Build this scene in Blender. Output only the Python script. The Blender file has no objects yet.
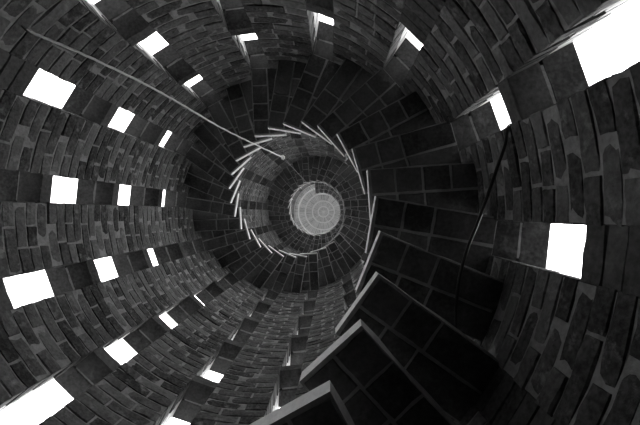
import bpy, bmesh, math, random
from mathutils import Vector, Matrix

random.seed(7)
PI = math.pi
# ------------------------------------------------------------------ measures (metres)
H = 0.17                      # rise of one step
RW = 0.66                     # radius of the open stair well
R = 1.765 * RW                # inner radius of the tower
T = 0.40 * RW                 # wall thickness
RO = R + T
F_PX = 1401.0 * H / RW        # focal length in pixels of the 640-wide frame
NCOL = 14                     # columns of openings
DCOL = 2 * PI / NCOL
WOPEN = 0.232 * RW            # width of an opening at the inner face
FLARE = 0.165                 # its jambs splay outwards by this much per unit of depth
LINT = 0.48 * H               # thickness of the brick course between two openings
FLOOR_Z = -6.5 * H
WIDE_Z = 57.55 * H            # above this, unseen wide openings added to light the upper wall
W_WIDE = 0.40                  # width of one of the added wide openings
TOP_Z = 84.0 * H
STEP0, STEP1 = -12, 67
CAM_X, CAM_Y = 0.699 * RW, -0.012 * RW

def pol(rad, ang, z=0.0):
    """tower coordinates: ang runs counter-clockwise as one sees it looking up"""
    return Vector((-rad * math.cos(ang), rad * math.sin(ang), z))

def frame(ang):
    """x tangential, y radial outwards, z up (right handed)"""
    er = Vector((-math.cos(ang), math.sin(ang), 0)); ez = Vector((0, 0, 1)); et = er.cross(ez)
    return Matrix(((et.x, er.x, 0, 0), (et.y, er.y, 0, 0), (et.z, er.z, 1, 0), (0, 0, 0, 1)))

# ------------------------------------------------------------------ camera, sky, exposure
scene = bpy.context.scene
C = scene.collection
cam_d = bpy.data.cameras.new('camera'); cam = bpy.data.objects.new('camera', cam_d); C.objects.link(cam)
cam.location = (-CAM_X, CAM_Y, 0.0)
cam.rotation_euler = (0, PI, 0)               # straight up
cam_d.sensor_width = 36.0
cam_d.lens = F_PX / 640 * 36.0
cam_d.shift_x = -14.7 / 640
cam_d.shift_y = -0.5 / 640
cam_d.clip_start = 0.01; cam_d.clip_end = 500
scene.camera = cam

world = bpy.data.worlds.new('overcast_sky'); scene.world = world
world.use_nodes = True
nt = world.node_tree; nt.nodes.clear()
wo = nt.nodes.new('ShaderNodeOutputWorld'); bg = nt.nodes.new('ShaderNodeBackground')
tc = nt.nodes.new('ShaderNodeTexCoord'); sp = nt.nodes.new('ShaderNodeSeparateXYZ')
mr = nt.nodes.new('ShaderNodeMapRange')       # overcast sky: zenith three times the horizon
mr.inputs['From Min'].default_value = 0; mr.inputs['From Max'].default_value = 1
mr.inputs['To Min'].default_value = 0.40; mr.inputs['To Max'].default_value = 1.2
nt.links.new(tc.outputs['Generated'], sp.inputs[0]); nt.links.new(sp.outputs['Z'], mr.inputs['Value'])
nt.links.new(mr.outputs[0], bg.inputs['Strength'])
bg.inputs['Color'].default_value = (1, 1, 1, 1)
nt.links.new(bg.outputs[0], wo.inputs[0])

vs = scene.view_settings
scene.display_settings.display_device = 'sRGB'
vs.view_transform = 'Standard'; vs.look = 'None'; vs.gamma = 1.0; vs.exposure = 3.0
vs.use_curve_mapping = False
scene.cycles.max_bounces = 10; scene.cycles.diffuse_bounces = 8

# ------------------------------------------------------------------ materials
def material(name, lo, hi, scale=9.0, smear=None, smear_amt=0.5, rough=0.95, bump=0.35, vary=0.35, fine=60.0):
    m = bpy.data.materials.new(name); m.use_nodes = True
    n = m.node_tree.nodes; l = m.node_tree.links; n.clear()
    out = n.new('ShaderNodeOutputMaterial'); b = n.new('ShaderNodeBsdfPrincipled')
    l.new(b.outputs[0], out.inputs[0])
    b.inputs['Roughness'].default_value = rough
    b.inputs['Specular IOR Level'].default_value = 0.25
    g = n.new('ShaderNodeNewGeometry'); oi = n.new('ShaderNodeObjectInfo')
    n1 = n.new('ShaderNodeTexNoise'); n1.inputs['Scale'].default_value = scale; n1.inputs['Detail'].default_value = 6
    n2 = n.new('ShaderNodeTexNoise'); n2.inputs['Scale'].default_value = fine; n2.inputs['Detail'].default_value = 4
    l.new(g.outputs['Position'], n1.inputs['Vector']); l.new(g.outputs['Position'], n2.inputs['Vector'])
    add = n.new('ShaderNodeMath'); add.operation = 'ADD'
    l.new(g.outputs['Random Per Island'], add.inputs[0]); l.new(oi.outputs['Random'], add.inputs[1])
    fr = n.new('ShaderNodeMath'); fr.operation = 'FRACT'; l.new(add.outputs[0], fr.inputs[0])
    # tone = noise*(1-vary) + random*vary
    a1 = n.new('ShaderNodeMath'); a1.operation = 'MULTIPLY'; l.new(n1.outputs['Fac'], a1.inputs[0]); a1.inputs[1].default_value = 1 - vary
    a2 = n.new('ShaderNodeMath'); a2.operation = 'MULTIPLY_ADD'; l.new(fr.outputs[0], a2.inputs[0]); a2.inputs[1].default_value = vary
    l.new(a1.outputs[0], a2.inputs[2])
    a3 = n.new('ShaderNodeMath'); a3.operation = 'MULTIPLY_ADD'; l.new(n2.outputs['Fac'], a3.inputs[0]); a3.inputs[1].default_value = 0.7; a3.inputs[2].default_value = -0.35
    a4 = n.new('ShaderNodeMath'); a4.operation = 'ADD'; l.new(a2.outputs[0], a4.inputs[0]); l.new(a3.outputs[0], a4.inputs[1])
    ramp = n.new('ShaderNodeValToRGB')
    ramp.color_ramp.elements[0].position = 0.22; ramp.color_ramp.elements[0].color = (lo, lo, lo, 1)
    ramp.color_ramp.elements[1].position = 0.78; ramp.color_ramp.elements[1].color = (hi, hi, hi, 1)
    l.new(a4.outputs[0], ramp.inputs[0])
    col = ramp.outputs[0]
    if smear is not None:                     # lime smeared over the face of the brick
        n3 = n.new('ShaderNodeTexNoise'); n3.inputs['Scale'].default_value = 14; n3.inputs['Detail'].default_value = 8
        n3.inputs['Roughness'].default_value = 0.65
        l.new(g.outputs['Position'], n3.inputs['Vector'])
        r3 = n.new('ShaderNodeValToRGB'); r3.color_ramp.elements[0].position = 0.56; r3.color_ramp.elements[1].position = 0.72
        l.new(n3.outputs['Fac'], r3.inputs[0])
        mm = n.new('ShaderNodeMath'); mm.operation = 'MULTIPLY'; l.new(r3.outputs[0], mm.inputs[0]); mm.inputs[1].default_value = smear_amt
        mx = n.new('ShaderNodeMix'); mx.data_type = 'RGBA'
        l.new(mm.outputs[0], mx.inputs['Factor']); l.new(col, mx.inputs['A']); mx.inputs['B'].default_value = (smear, smear, smear, 1)
        col = mx.outputs['Result']
    l.new(col, b.inputs['Base Color'])
    if bump:
        bp = n.new('ShaderNodeBump'); bp.inputs['Strength'].default_value = bump; bp.inputs['Distance'].default_value = 0.006
        l.new(n2.outputs['Fac'], bp.inputs['Height']); l.new(bp.outputs[0], b.inputs['Normal'])
    return m

M_BRICK = material('dark_fired_brick', 0.03, 0.16, scale=11, smear=0.32, smear_amt=0.75, vary=0.45, bump=0.9)
M_JAMB = material('skylit_jamb_brick', 0.48, 0.74, scale=14, vary=0.4, bump=0.5)  # skylight on the jambs is put into this pale brick colour
M_MORTAR = material('lime_mortar', 0.17, 0.34, scale=16, vary=0.05, bump=0.7)
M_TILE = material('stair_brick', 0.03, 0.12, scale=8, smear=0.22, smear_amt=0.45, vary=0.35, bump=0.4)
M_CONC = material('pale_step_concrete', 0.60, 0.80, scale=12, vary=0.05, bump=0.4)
M_STEPMORTAR = material('step_joint_mortar', 0.22, 0.36, scale=14, vary=0.05, bump=0.5)
M_CEIL = material('pale_ceiling_brick', 0.42, 0.78, scale=14, vary=0.35, bump=0.2)
M_CEILJ = material('white_ceiling_joint', 0.84, 0.90, scale=10, vary=0.05, bump=0.1)
M_ROPE = material('pale_rope_fibre', 0.75, 0.88, scale=40, vary=0.0, bump=0.3, fine=300)
M_CABLE = material('black_cable_rubber', 0.012, 0.02, scale=20, vary=0.0, bump=0.0, rough=0.35)
M_IRON = material('rusty_iron', 0.05, 0.12, scale=60, vary=0.0, bump=0.3, rough=0.6)
M_FLOOR = material('worn_stone_floor', 0.06, 0.14, scale=4, vary=0.1, bump=0.3)
M_GROUND = material('dark_grass_ground', 0.035, 0.07, scale=1.5, vary=0.0, bump=0.3)

# ------------------------------------------------------------------ helpers
def link(name, verts, faces, mat, parent=None, mw=None, smooth=False):
    me = bpy.data.meshes.new(name); me.from_pydata([tuple(v) for v in verts], [], faces)
    me.materials.append(mat)
    if smooth:
        me.polygons.foreach_set('use_smooth', [True] * len(me.polygons))
    me.update()
    o = bpy.data.objects.new(name, me); C.objects.link(o)
    if parent is not None: o.parent = parent
    if mw is not None: o.matrix_local = mw
    return o

def empty(name, loc=(0, 0, 0)):
    o = bpy.data.objects.new(name, None); C.objects.link(o); o.location = loc; o.empty_display_size = 0.2
    return o

def tag(o, label=None, cat=None, kind=None, group=None):
    if label: o['label'] = label
    if cat: o['category'] = cat
    if kind: o['kind'] = kind
    if group: o['group'] = group
    return o

BOXF = [(0, 3, 2, 1), (4, 5, 6, 7), (0, 1, 5, 4), (1, 2, 6, 5), (2, 3, 7, 6), (3, 0, 4, 7)]
def box_vf(x0, x1, y0, y1, z0, z1, j=0.0):
    v = [Vector((x, y, z)) for z in (z0, z1) for x, y in ((x0, y0), (x1, y0), (x1, y1), (x0, y1))]
    if j:
        for p in v:
            p += Vector((random.uniform(-j, j), random.uniform(-j, j), random.uniform(-j, j)))
    return v, BOXF

def brick_vf(L, Hh, D, rag=0.0030, nx=4, nz=2):
    """a hand made brick: front at y=0 facing -y, ragged rounded front edges, back at y=D"""
    u = random.uniform
    xs = [-L / 2 + L * i / nx for i in range(nx + 1)]; zs = [-Hh / 2 + Hh * k / nz for k in range(nz + 1)]
    v = []; f = []
    sag = u(-.0015, .0015)
    for k, z in enumerate(zs):
        for i, x in enumerate(xs):
            edge = i in (0, nx) or k in (0, nz)
            xx, zz = x, z
            if i == 0: xx += .0025
            if i == nx: xx -= .0025
            if k == 0: zz += .002
            if k == nz: zz -= .002
            v.append(Vector((xx + u(-rag, rag), (0.002 if edge else 0) + u(-rag, rag) * .55 + sag * (x / L), zz + u(-rag, rag))))
    for k in range(nz):
        for i in range(nx):
            a = k * (nx + 1) + i
            f.append((a, a + 1, a + nx + 2, a + nx + 1))
    ring = [(i, 0) for i in range(nx)] + [(nx, k) for k in range(nz)] + [(i, nz) for i in range(nx, 0, -1)] + [(0, k) for k in range(nz, 0, -1)]
    n = len(ring); b1 = len(v)
    for i, k in ring:
        v.append(Vector((xs[i] + u(-rag, rag) * .6, 0.009, zs[k] + u(-rag, rag) * .8)))
    b2 = len(v)
    for i, k in ring:
        v.append(Vector((xs[i], D, zs[k])))
    fr = [k * (nx + 1) + i for i, k in ring]
    for q in range(n):
        w = (q + 1) % n
        f.append((fr[w], fr[q], b1 + q, b1 + w)); f.append((b1 + w, b1 + q, b2 + q, b2 + w))
    f.append(tuple(range(b2 + n - 1, b2 - 1, -1))[::-1])
    return v, f

def splay(vf, L, fla):
    if fla:
        for p in vf[0]: p.x *= 1 + 2 * fla * p.y / L
    return vf

class Heap:
    def __init__(s): s.v = []; s.f = []
    def add(s, v, f, m=None):
        b = len(s.v)
        s.v += [m @ p for p in v] if m is not None else list(v)
        s.f += [tuple(i + b for i in q) for q in f]

def tube_vf(pts, rad, n=10, cross=None):
    """a tube along pts; cross(angle, k) may modulate the radius"""
    v = []; f = []; up = None
    for k, p in enumerate(pts):
        a = pts[max(k - 1, 0)]; b = pts[min(k + 1, len(pts) - 1)]
        t = (b - a).normalized()
        if up is None:
            up = t.orthogonal().normalized()
        up = (up - t * up.dot(t)).normalized(); s = t.cross(up)
        for q in range(n):
            an = 2 * PI * q / n; r = rad * (cross(an, k) if cross else 1)
            v.append(p + up * math.cos(an) * r + s * math.sin(an) * r)
    for k in range(len(pts) - 1):
        for q in range(n):
            w = (q + 1) % n
            f.append((k * n + q, k * n + w, (k + 1) * n + w, (k + 1) * n + q))
    f.append(tuple(range(n - 1, -1, -1))); f.append(tuple(range((len(pts) - 1) * n, len(pts) * n)))
    return v, f

def project(p):
    """pixel of a point in the 640x425 frame, to choose which pieces show large"""
    z = max(p.z, 0.05)
    return 334.7 + F_PX * (-p.x - CAM_X) / z, 212.0 - F_PX * (p.y - CAM_Y) / z

A_COL8 = math.radians(174.0)
def col_ang(k): return A_COL8 + (k - 8) * DCOL
def z_wide(k):
    """from this height the openings of column k are the wide ones"""
    return 21.55 * H if k % NCOL in (0, 1, 2, 3) else WIDE_Z  # hidden columns widen lower down, added to let in more light
def w_open(k, z): return WOPEN if z < z_wide(k) else W_WIDE
def flare(k, z): return FLARE if z < z_wide(k) else 0.0
DSTEP = 2 * PI / 28
STEP_A0 = col_ang(1) - 3 * DSTEP            # step 3 lies under the openings of column 1
STEP_W = 0.392 * RW
STEP_T = 0.38 * H
def step_ang(i): return STEP_A0 + i * DSTEP
def step_z(i): return (6.46 + i) * H

def stair_limit(ang):
    """height of the first flight over a point of the wall"""
    i = (ang - STEP_A0) / DSTEP
    while i < -1.0: i += 28
    while i >= 27.0: i -= 28
    return step_z(i)

def showing(p, ang):
    x, y = project(p)
    return p.z > 0.2 and -12 < x < 652 and -12 < y < 437 and p.z < stair_limit(ang) + 0.5 * H

# ------------------------------------------------------------------ ground and floor
def disc(name, r0, r1, z0, z1, mat, n=64):
    v = []; f = []
    rr = [(r0, z0), (r1, z0), (r1, z1), (r0, z1)]
    for k in range(n):
        for r_, z_ in rr:
            v.append(pol(r_, 2 * PI * k / n, z_))
    for k in range(n):
        w = (k + 1) % n
        for q in range(4):
            f.append((k * 4 + q, w * 4 + q, w * 4 + (q + 1) % 4, k * 4 + (q + 1) % 4))
    return link(name, v, f, mat)

g = disc('ground', RO + 0.002, 60, FLOOR_Z - 0.1, FLOOR_Z - 0.001, M_GROUND, 96)
tag(g, 'dark ground outside around the foot of the tower', kind='structure')
fl = disc('floor', 0.001, R - 0.001, FLOOR_Z - 0.1, FLOOR_Z, M_FLOOR)
tag(fl, 'worn stone floor at the foot of the tower', kind='structure')

# ------------------------------------------------------------------ the round wall: four sides > piers > bricks
COURSE = 0.4 * H
REC = 0.0062                                   # mortar lies this far behind the brick faces
Z_BASE = 1.55 * H
Z_BRICK0 = 2.0 * H
WALL_TOP = TOP_Z + 0.3 * H
sides = {}
def side_of(a):
    d = math.degrees(a) % 360
    return 'left' if 135 <= d < 225 else 'front' if 225 <= d < 315 else 'back' if 45 <= d < 135 else 'right'
SIDE_LABEL = {'left': 'brick wall of the tower with columns of square openings, left side',
              'right': 'near brick wall of the tower behind the hanging black cable, right side',
              'front': 'brick wall of the tower below the stair well, lower side',
              'back': 'dark brick wall of the tower above the stair well, upper side'}

def ring_sector(a0, a1, r0, r1, z0, z1, seg, j0=None, j1=None, f0=0.0, f1=0.0):
    """solid sector; j0/j1 = lateral offset of a parallel jamb from the column axis at a0/a1"""
    def angs(rad):
        s = a0 + (math.asin((j0 + f0 * (rad - r0)) / rad) if j0 else 0); e = a1 - (math.asin((j1 + f1 * (rad - r0)) / rad) if j1 else 0)
        return [s + (e - s) * k / seg for k in range(seg + 1)]
    ai, ao = angs(r0), angs(r1)
    v = []
    for z in (z0, z1):
        v += [pol(r0, a, z) for a in ai] + [pol(r1, a, z) for a in ao]
    m = seg + 1; f = []
    for k in range(seg):
        f += [(k, k + 1, 2 * m + k + 1, 2 * m + k)]
        f += [(m + k + 1, m + k, 3 * m + k, 3 * m + k + 1)]
        f += [(k + 1, k, m + k, m + k + 1), (2 * m + k, 2 * m + k + 1, 3 * m + k + 1, 3 * m + k)]
    f += [(0, 2 * m, 3 * m, m), (m - 1, 2 * m - 1, 4 * m - 1, 3 * m - 1)]
    return v, f

piers = []
for k in range(NCOL):
    a0, a1 = col_ang(k), col_ang(k + 1)
    piers.append((k, a0, a1, side_of((a0 + a1) / 2)))
# base of each side: one continuous sector
for s in ('left', 'right', 'front', 'back'):
    ps = [p for p in piers if p[3] == s]
    st = min(ps, key=lambda p: (math.degrees(p[1]) - {'left': 100, 'right': -80, 'front': 190, 'back': 10}[s]) % 360)[1]
    v, f = ring_sector(st, st + DCOL * len(ps), R, RO, FLOOR_Z, Z_BASE, 7 * len(ps))
    sides[s] = tag(link('wall_' + s, v, f, M_MORTAR), SIDE_LABEL[s], kind='structure')

candidates = {s: [] for s in sides}           # bricks that may become parts of their own
def sills(k):
    """heights of the undersides of the brick courses that close the openings of column k"""
    z = {0: 12, 1: 6, 2: 4}.get(k % NCOL, 8 if k % 2 == 0 else 10) * H   # unseen low openings closed to darken the lower walls
    out = []
    while z < 73 * H:
        # the lowest courses of the far side sit a little higher
        out.append(z * (1.018 if z < 13 * H and 6 <= k % NCOL <= 11 else 1.0) - LINT); z += 4 * H
    return out

pier_obj = {}
for k, a0, a1, s in piers:
    levels = sorted({Z_BASE, z_wide(k), z_wide(k + 1), WALL_TOP})
    for q in range(len(levels) - 1):
        zm = (levels[q] + levels[q + 1]) / 2
        v, f = ring_sector(a0, a1, R + REC, RO - REC, levels[q], levels[q + 1], 6, w_open(k, zm) / 2 + REC, w_open(k + 1, zm) / 2 + REC, flare(k, zm), flare(k + 1, zm))
        po = link('pier' if q == 0 else 'added_opening_pillar', v, f, M_MORTAR, sides[s])  # upper pieces stand between the wide openings added for light
        if q == 0: pier_obj[k] = po
    nz = int((WALL_TOP - Z_BRICK0) / COURSE)
    for c in range(nz):
        zc = Z_BRICK0 + (c + .5) * COURSE
        s0 = a0 + math.asin(w_open(k, zc) / 2 / R); s1 = a1 - math.asin(w_open(k + 1, zc) / 2 / R)
        span = (s1 - s0) * R
        joint = .009
        frac = (.655 if c % 2 == 0 else .345) + random.uniform(-.045, .045)
        cut = span * frac
        parts = [(0, cut - joint / 2), (cut + joint / 2, span)]
        if span < .25:
            parts = [(0, span)]
        elif random.random() < .10:             # now and then three short bricks
            c1, c2 = span * random.uniform(.28, .36), span * random.uniform(.62, .7)
            parts = [(0, c1 - joint / 2), (c1 + joint / 2, c2 - joint / 2), (c2 + joint / 2, span)]
        for b0, b1 in parts:
            am = s0 + (b0 + b1) / 2 / R
            L = b1 - b0
            dz = random.uniform(-.002, .002)
            proud = random.uniform(-.0045, .0015)
            if random.random() < .03: proud -= .005
            p = pol(R + proud, am, zc + dz)
            m = Matrix.Translation(p) @ frame(am) @ Matrix.Rotation(random.gauss(0, .012), 4, 'Y') @ Matrix.Rotation(random.gauss(0, .012), 4, 'Z')
            hh = COURSE - random.uniform(.006, .0115)
            e0 = project(pol(R, s0 + b0 / R, zc)); e1 = project(pol(R, s0 + b1 / R, zc))
            size = math.hypot(e0[0] - e1[0], e0[1] - e1[1])
            candidates[s].append((size if showing(p, am) and size > 8 else 0, k, m, L, hh, T / 2 - .006, zc, M_BRICK, 0.0))
# bricks that close the openings: two in the depth of the wall
for k in range(NCOL):
    a = col_ang(k); s = piers[k][3]
    zs = [(z, LINT) for z in sills(k)]
    n_in = max(1, round((zs[0][0] - Z_BASE) / COURSE)); c_in = (zs[0][0] - Z_BASE) / n_in
    zs += [(Z_BASE + q * c_in, c_in) for q in range(n_in)]
    for z, hgt in zs:
        for d in (0, 1):
            y0 = R + d * (T / 2 + .006) + random.uniform(0, .004); dep = T / 2 - .005
            p = pol(y0, a, z + hgt / 2)
            m = Matrix.Translation(p) @ frame(a)
            e = project(pol(R, a, z)); e2 = project(pol(R + T, a, z))
            size = math.hypot(e[0] - e2[0], e[1] - e2[1]) * .8
            fl_ = flare(k, z + .01); L = w_open(k, z + .01) + .012 + 2 * fl_ * (y0 - R)
            candidates[s].append((size if showing(p, a) and size > 7 else 0, k, m, L, hgt - .004, dep, z, M_TILE, fl_))
        # mortar bed between the two, a little higher than their undersides
for s in sides:
    cs = sorted(candidates[s], key=lambda c: -c[0])
    heaps = {}
    for q, (size, k, m, L, hh, dep, zc, mt, fla) in enumerate(cs):
        if q < 300 and size > 0:
            v, f = splay(brick_vf(L, hh, dep), L, fla)
            link('brick', v, f, mt, pier_obj[k], m)
        else:
            hp = heaps.setdefault((k, mt), Heap())
            if zc < 45 * H: v, f = brick_vf(L, hh, dep, nx=3, nz=1)
            else: v, f = box_vf(-L / 2, L / 2, 0, dep, -hh / 2, hh / 2, .0015)
            v, f = splay((v, f), L, fla)
            hp.add(v, f, m)
    for (k, mt), hp in heaps.items():
        tag(link('small_bricks' if mt is M_BRICK else 'small_lintel_bricks', hp.v, hp.f, mt, pier_obj[k]), kind='stuff')
# mortar between the two bricks of each closing course, outer leaf of the jambs
for k in range(NCOL):
    hp = Heap(); a = col_ang(k); fm = frame(a)
    for z in sills(k):
        wo2 = w_open(k, z + .01) / 2 + .004
        v, f = box_vf(-wo2, wo2, R + .008, RO - .02, z + .005, z + LINT - .005)
        hp.add(v, f, fm)
    tag(link('mortar_beds', hp.v, hp.f, M_MORTAR, pier_obj[k]), kind='stuff')
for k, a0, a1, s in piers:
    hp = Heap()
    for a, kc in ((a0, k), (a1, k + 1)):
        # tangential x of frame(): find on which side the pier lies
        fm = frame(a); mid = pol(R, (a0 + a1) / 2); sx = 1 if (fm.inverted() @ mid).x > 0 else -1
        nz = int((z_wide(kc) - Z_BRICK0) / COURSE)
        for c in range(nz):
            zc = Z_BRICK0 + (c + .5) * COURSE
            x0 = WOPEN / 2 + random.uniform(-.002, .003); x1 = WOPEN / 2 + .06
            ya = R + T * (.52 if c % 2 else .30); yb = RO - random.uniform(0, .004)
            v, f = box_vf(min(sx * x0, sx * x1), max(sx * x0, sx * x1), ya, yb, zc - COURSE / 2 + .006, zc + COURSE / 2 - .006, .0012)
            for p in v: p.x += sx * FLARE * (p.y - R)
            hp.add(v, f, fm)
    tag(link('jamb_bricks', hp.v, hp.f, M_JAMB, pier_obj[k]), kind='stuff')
# ring beam over the top openings
v, f = ring_sector(0, 2 * PI - 1e-5, R + .001, RO, TOP_Z - .5 * H, TOP_Z + .6 * H, 84)
beam = tag(link('trim_1', v, f, M_MORTAR), 'pale ring beam under the ceiling at the top of the tower', kind='structure')

# ------------------------------------------------------------------ ceiling: corbelled rings of small pale bricks
v, f = [], []
NS = 84
ring_r = [1.765, 1.50, 1.11, 0.69, 0.34, 0.0]
ring_z = [84.0, 85.3, 86.4, 87.1, 87.5]
ceil_top = disc('ceiling', 0.001, RO + .05, 88.2 * H, 89.0 * H, M_CEILJ, 84)
tag(ceil_top, 'pale round brick ceiling in rings at the top of the tower', kind='structure')
for j in range(5):
    r1, r0 = ring_r[j] * RW, ring_r[j + 1] * RW
    ro = r1 + (.03 if j else -.004)
    # joint body
    if r0 > 0.01:
        body = disc('ring_course', r0 + .006, ro + .0, ring_z[j] * H + .012, 88.2 * H, M_CEILJ, 84)
    else:
        body = disc('ring_course', .001, ro, ring_z[j] * H + .012, 88.2 * H, M_CEILJ, 40)
    body.parent = ceil_top
    hp = Heap()
    n = [96, 78, 56, 36, 16][j]
    for q in range(n):
        a = 2 * PI * (q + random.uniform(-.06, .06)) / n
        lo = max(r0 + .012, .03); hi = r1 - .035
        w0 = 2 * PI * lo / n - .010; w1 = 2 * PI * hi / n - .012
        zz = ring_z[j] * H + random.uniform(-.004, .004)
        vv = []
        for z in (zz, zz + .06):
            vv += [Vector((-w0 / 2, lo, z)), Vector((w0 / 2, lo, z)), Vector((w1 / 2, hi, z)), Vector((-w1 / 2, hi, z))]
        hp.add(vv, BOXF, frame(a))
    o = link('ring_bricks', hp.v, hp.f, M_CEIL, ceil_top)
    tag(o, kind='stuff')

# ------------------------------------------------------------------ the stair
stair = tag(empty('spiral_staircase', (0, 0, FLOOR_Z)), 'spiral staircase of brick slab steps winding up around an open well', 'staircase')
R_IN = 0.985 * RW
SKEW = math.radians(3.6)                    # the steps do not point quite at the axis
Y0 = math.sqrt(R_IN ** 2 - (STEP_W / 2) ** 2)
for i in range(STEP0, STEP1 + 1):
    a = step_ang(i); z = step_z(i)
    if z < FLOOR_Z + .02: continue
    mid = (Y0 + R) / 2
    m = Matrix.Translation((0, 0, z - FLOOR_Z)) @ frame(a) @ Matrix.Translation((STEP_W / 2, Y0, 0)) @ Matrix.Rotation(SKEW * random.uniform(.8, 1.2), 4, 'Z') @ Matrix.Translation((-STEP_W / 2, mid - Y0, 0)) @ Matrix.Translation((random.uniform(-.004, .004), random.uniform(-.008, .008), random.uniform(-.004, .004)))
    hw = STEP_W / 2; yl, yh = Y0 - mid, R - mid + .024
    # slab: slightly irregular, divided along its edges
    nseg = 7; v = []; f = []
    ys = [yl + (yh - yl) * q / nseg for q in range(nseg + 1)]
    for q, y in enumerate(ys):
        jj = lambda e: random.uniform(-e, e)
        v += [Vector((-hw + jj(.003), y, 0 + jj(.0015))), Vector((hw + jj(.003), y, 0 + jj(.0015))), Vector((hw + jj(.003), y, STEP_T)), Vector((-hw + jj(.003), y, STEP_T))]
    for q in range(nseg):
        b = q * 4
        for e in range(4):
            f.append((b + e, b + (e + 1) % 4, b + 4 + (e + 1) % 4, b + 4 + e))
    f.append((3, 2, 1, 0)); b = nseg * 4; f.append((b, b + 1, b + 2, b + 3))
    so = link('step', v, f, M_CONC, stair, m)
    so.data.materials.append(M_STEPMORTAR)
    for q in range(nseg): 
        for e in (0, 1, 3): so.data.polygons[q * 4 + e].material_index = 1
    # bricks let into the underside: two rows, two square ones and a long one
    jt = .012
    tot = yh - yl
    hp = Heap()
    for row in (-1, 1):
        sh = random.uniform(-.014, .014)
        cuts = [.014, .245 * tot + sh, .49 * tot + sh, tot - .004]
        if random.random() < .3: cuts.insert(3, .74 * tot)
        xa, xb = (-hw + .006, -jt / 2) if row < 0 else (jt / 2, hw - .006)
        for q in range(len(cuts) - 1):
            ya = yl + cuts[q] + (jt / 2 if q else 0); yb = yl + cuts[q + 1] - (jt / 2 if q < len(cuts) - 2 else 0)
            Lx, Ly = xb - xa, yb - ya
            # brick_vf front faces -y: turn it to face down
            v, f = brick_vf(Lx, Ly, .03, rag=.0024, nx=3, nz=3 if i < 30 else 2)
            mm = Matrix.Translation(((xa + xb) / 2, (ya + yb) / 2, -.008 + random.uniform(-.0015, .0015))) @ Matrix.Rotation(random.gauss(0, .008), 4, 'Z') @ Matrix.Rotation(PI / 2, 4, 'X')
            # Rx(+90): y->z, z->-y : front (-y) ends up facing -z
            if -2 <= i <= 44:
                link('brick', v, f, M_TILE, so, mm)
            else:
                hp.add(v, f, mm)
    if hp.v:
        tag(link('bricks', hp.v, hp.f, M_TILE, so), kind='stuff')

# ------------------------------------------------------------------ the bell rope
def at(px, py, zh):
    z = zh * H
    return Vector((-(CAM_X + (px - 334.7) * z / F_PX), CAM_Y - (py - 212.0) * z / F_PX, z))
def smooth_path(pts, n):
    out = []
    P = [pts[0]] + list(pts) + [pts[-1]]
    for k in range(1, len(P) - 2):
        for q in range(n):
            t = q / n
            a, b, c, d = P[k - 1], P[k], P[k + 1], P[k + 2]
            out.append(.5 * ((2 * b) + (c - a) * t + (2 * a - 5 * b + 4 * c - d) * t * t + (3 * b - a - 3 * c + d) * t ** 3))
    out.append(pts[-1])
    return out
knot = at(283, 157.5, 20.0)
zl = 9.0
while zl > 2 and (lambda q: math.hypot(q.x, q.y))(at(26, 30, zl)) > R - .012: zl -= .02
low = at(26, 30, zl)
way = [(26, 30), (45, 38), (86, 55.5), (144, 83.5), (180, 103.5), (220, 127), (250, 142), (283, 157.5)]
dist = [0.0]
for q in range(1, len(way)): dist.append(dist[-1] + math.hypot(way[q][0] - way[q - 1][0], way[q][1] - way[q - 1][1]))
rp = smooth_path([at(x, y, 1 / (1 / zl + (1 / 20.0 - 1 / zl) * dd / dist[-1])) for (x, y), dd in zip(way, dist)], 34)
rope = empty('rope', low); tag(rope, 'pale twisted rope stretched from the dark upper left wall to the stair well', 'rope')
v, f = tube_vf([p - low for p in rp], .0056, 9, lambda an, k: 1 + .22 * math.cos(3 * an + k * .55))
link('slanting_rope', v, f, M_ROPE, rope, smooth=True)
topk = Vector((knot.x, knot.y, TOP_Z + .2 * H))
vp = [knot.lerp(topk, q / 30) - low for q in range(31)]
v, f = tube_vf(vp, .004, 6); link('hanging_line', v, f, M_IRON, rope, smooth=True)
kp = [knot - low + Vector((.012 * math.cos(t * .9), .012 * math.sin(t * .9), -.03 + .006 * t)) for t in range(11)]
v, f = tube_vf(kp, .009, 8); link('knot', v, f, M_ROPE, rope, smooth=True)
er = Vector((low.x, low.y, 0)).normalized()
hk = [er * .05, er * .01, Vector((0, 0, 0)) - er * .012, Vector((0, 0, .02)) - er * .018, Vector((0, 0, .035)) - er * .004]
v, f = tube_vf(smooth_path(hk, 5), .004, 6); link('hook', v, f, M_IRON, rope, smooth=True)

# ------------------------------------------------------------------ the black cable
cb = [at(514, 127, 8.15), at(509.5, 125, 8.25), at(507, 130, 8.1), at(505, 145, 7.9), at(497, 168, 7.75), at(487, 197, 7.65), at(478, 222, 7.6),
      at(468, 247, 7.62), at(460, 275, 7.7), at(456.5, 302, 7.85), at(456, 326, 8.06), at(457, 345, 8.1)]
v, f = tube_vf(smooth_path(cb, 8), .0062, 10)
c0 = cb[0]
o = link('cable', [p - c0 for p in v], f, M_CABLE, None, Matrix.Translation(c0), smooth=True)
tag(o, 'black cable hanging from the window opening across the undersides of the near steps', 'cable')
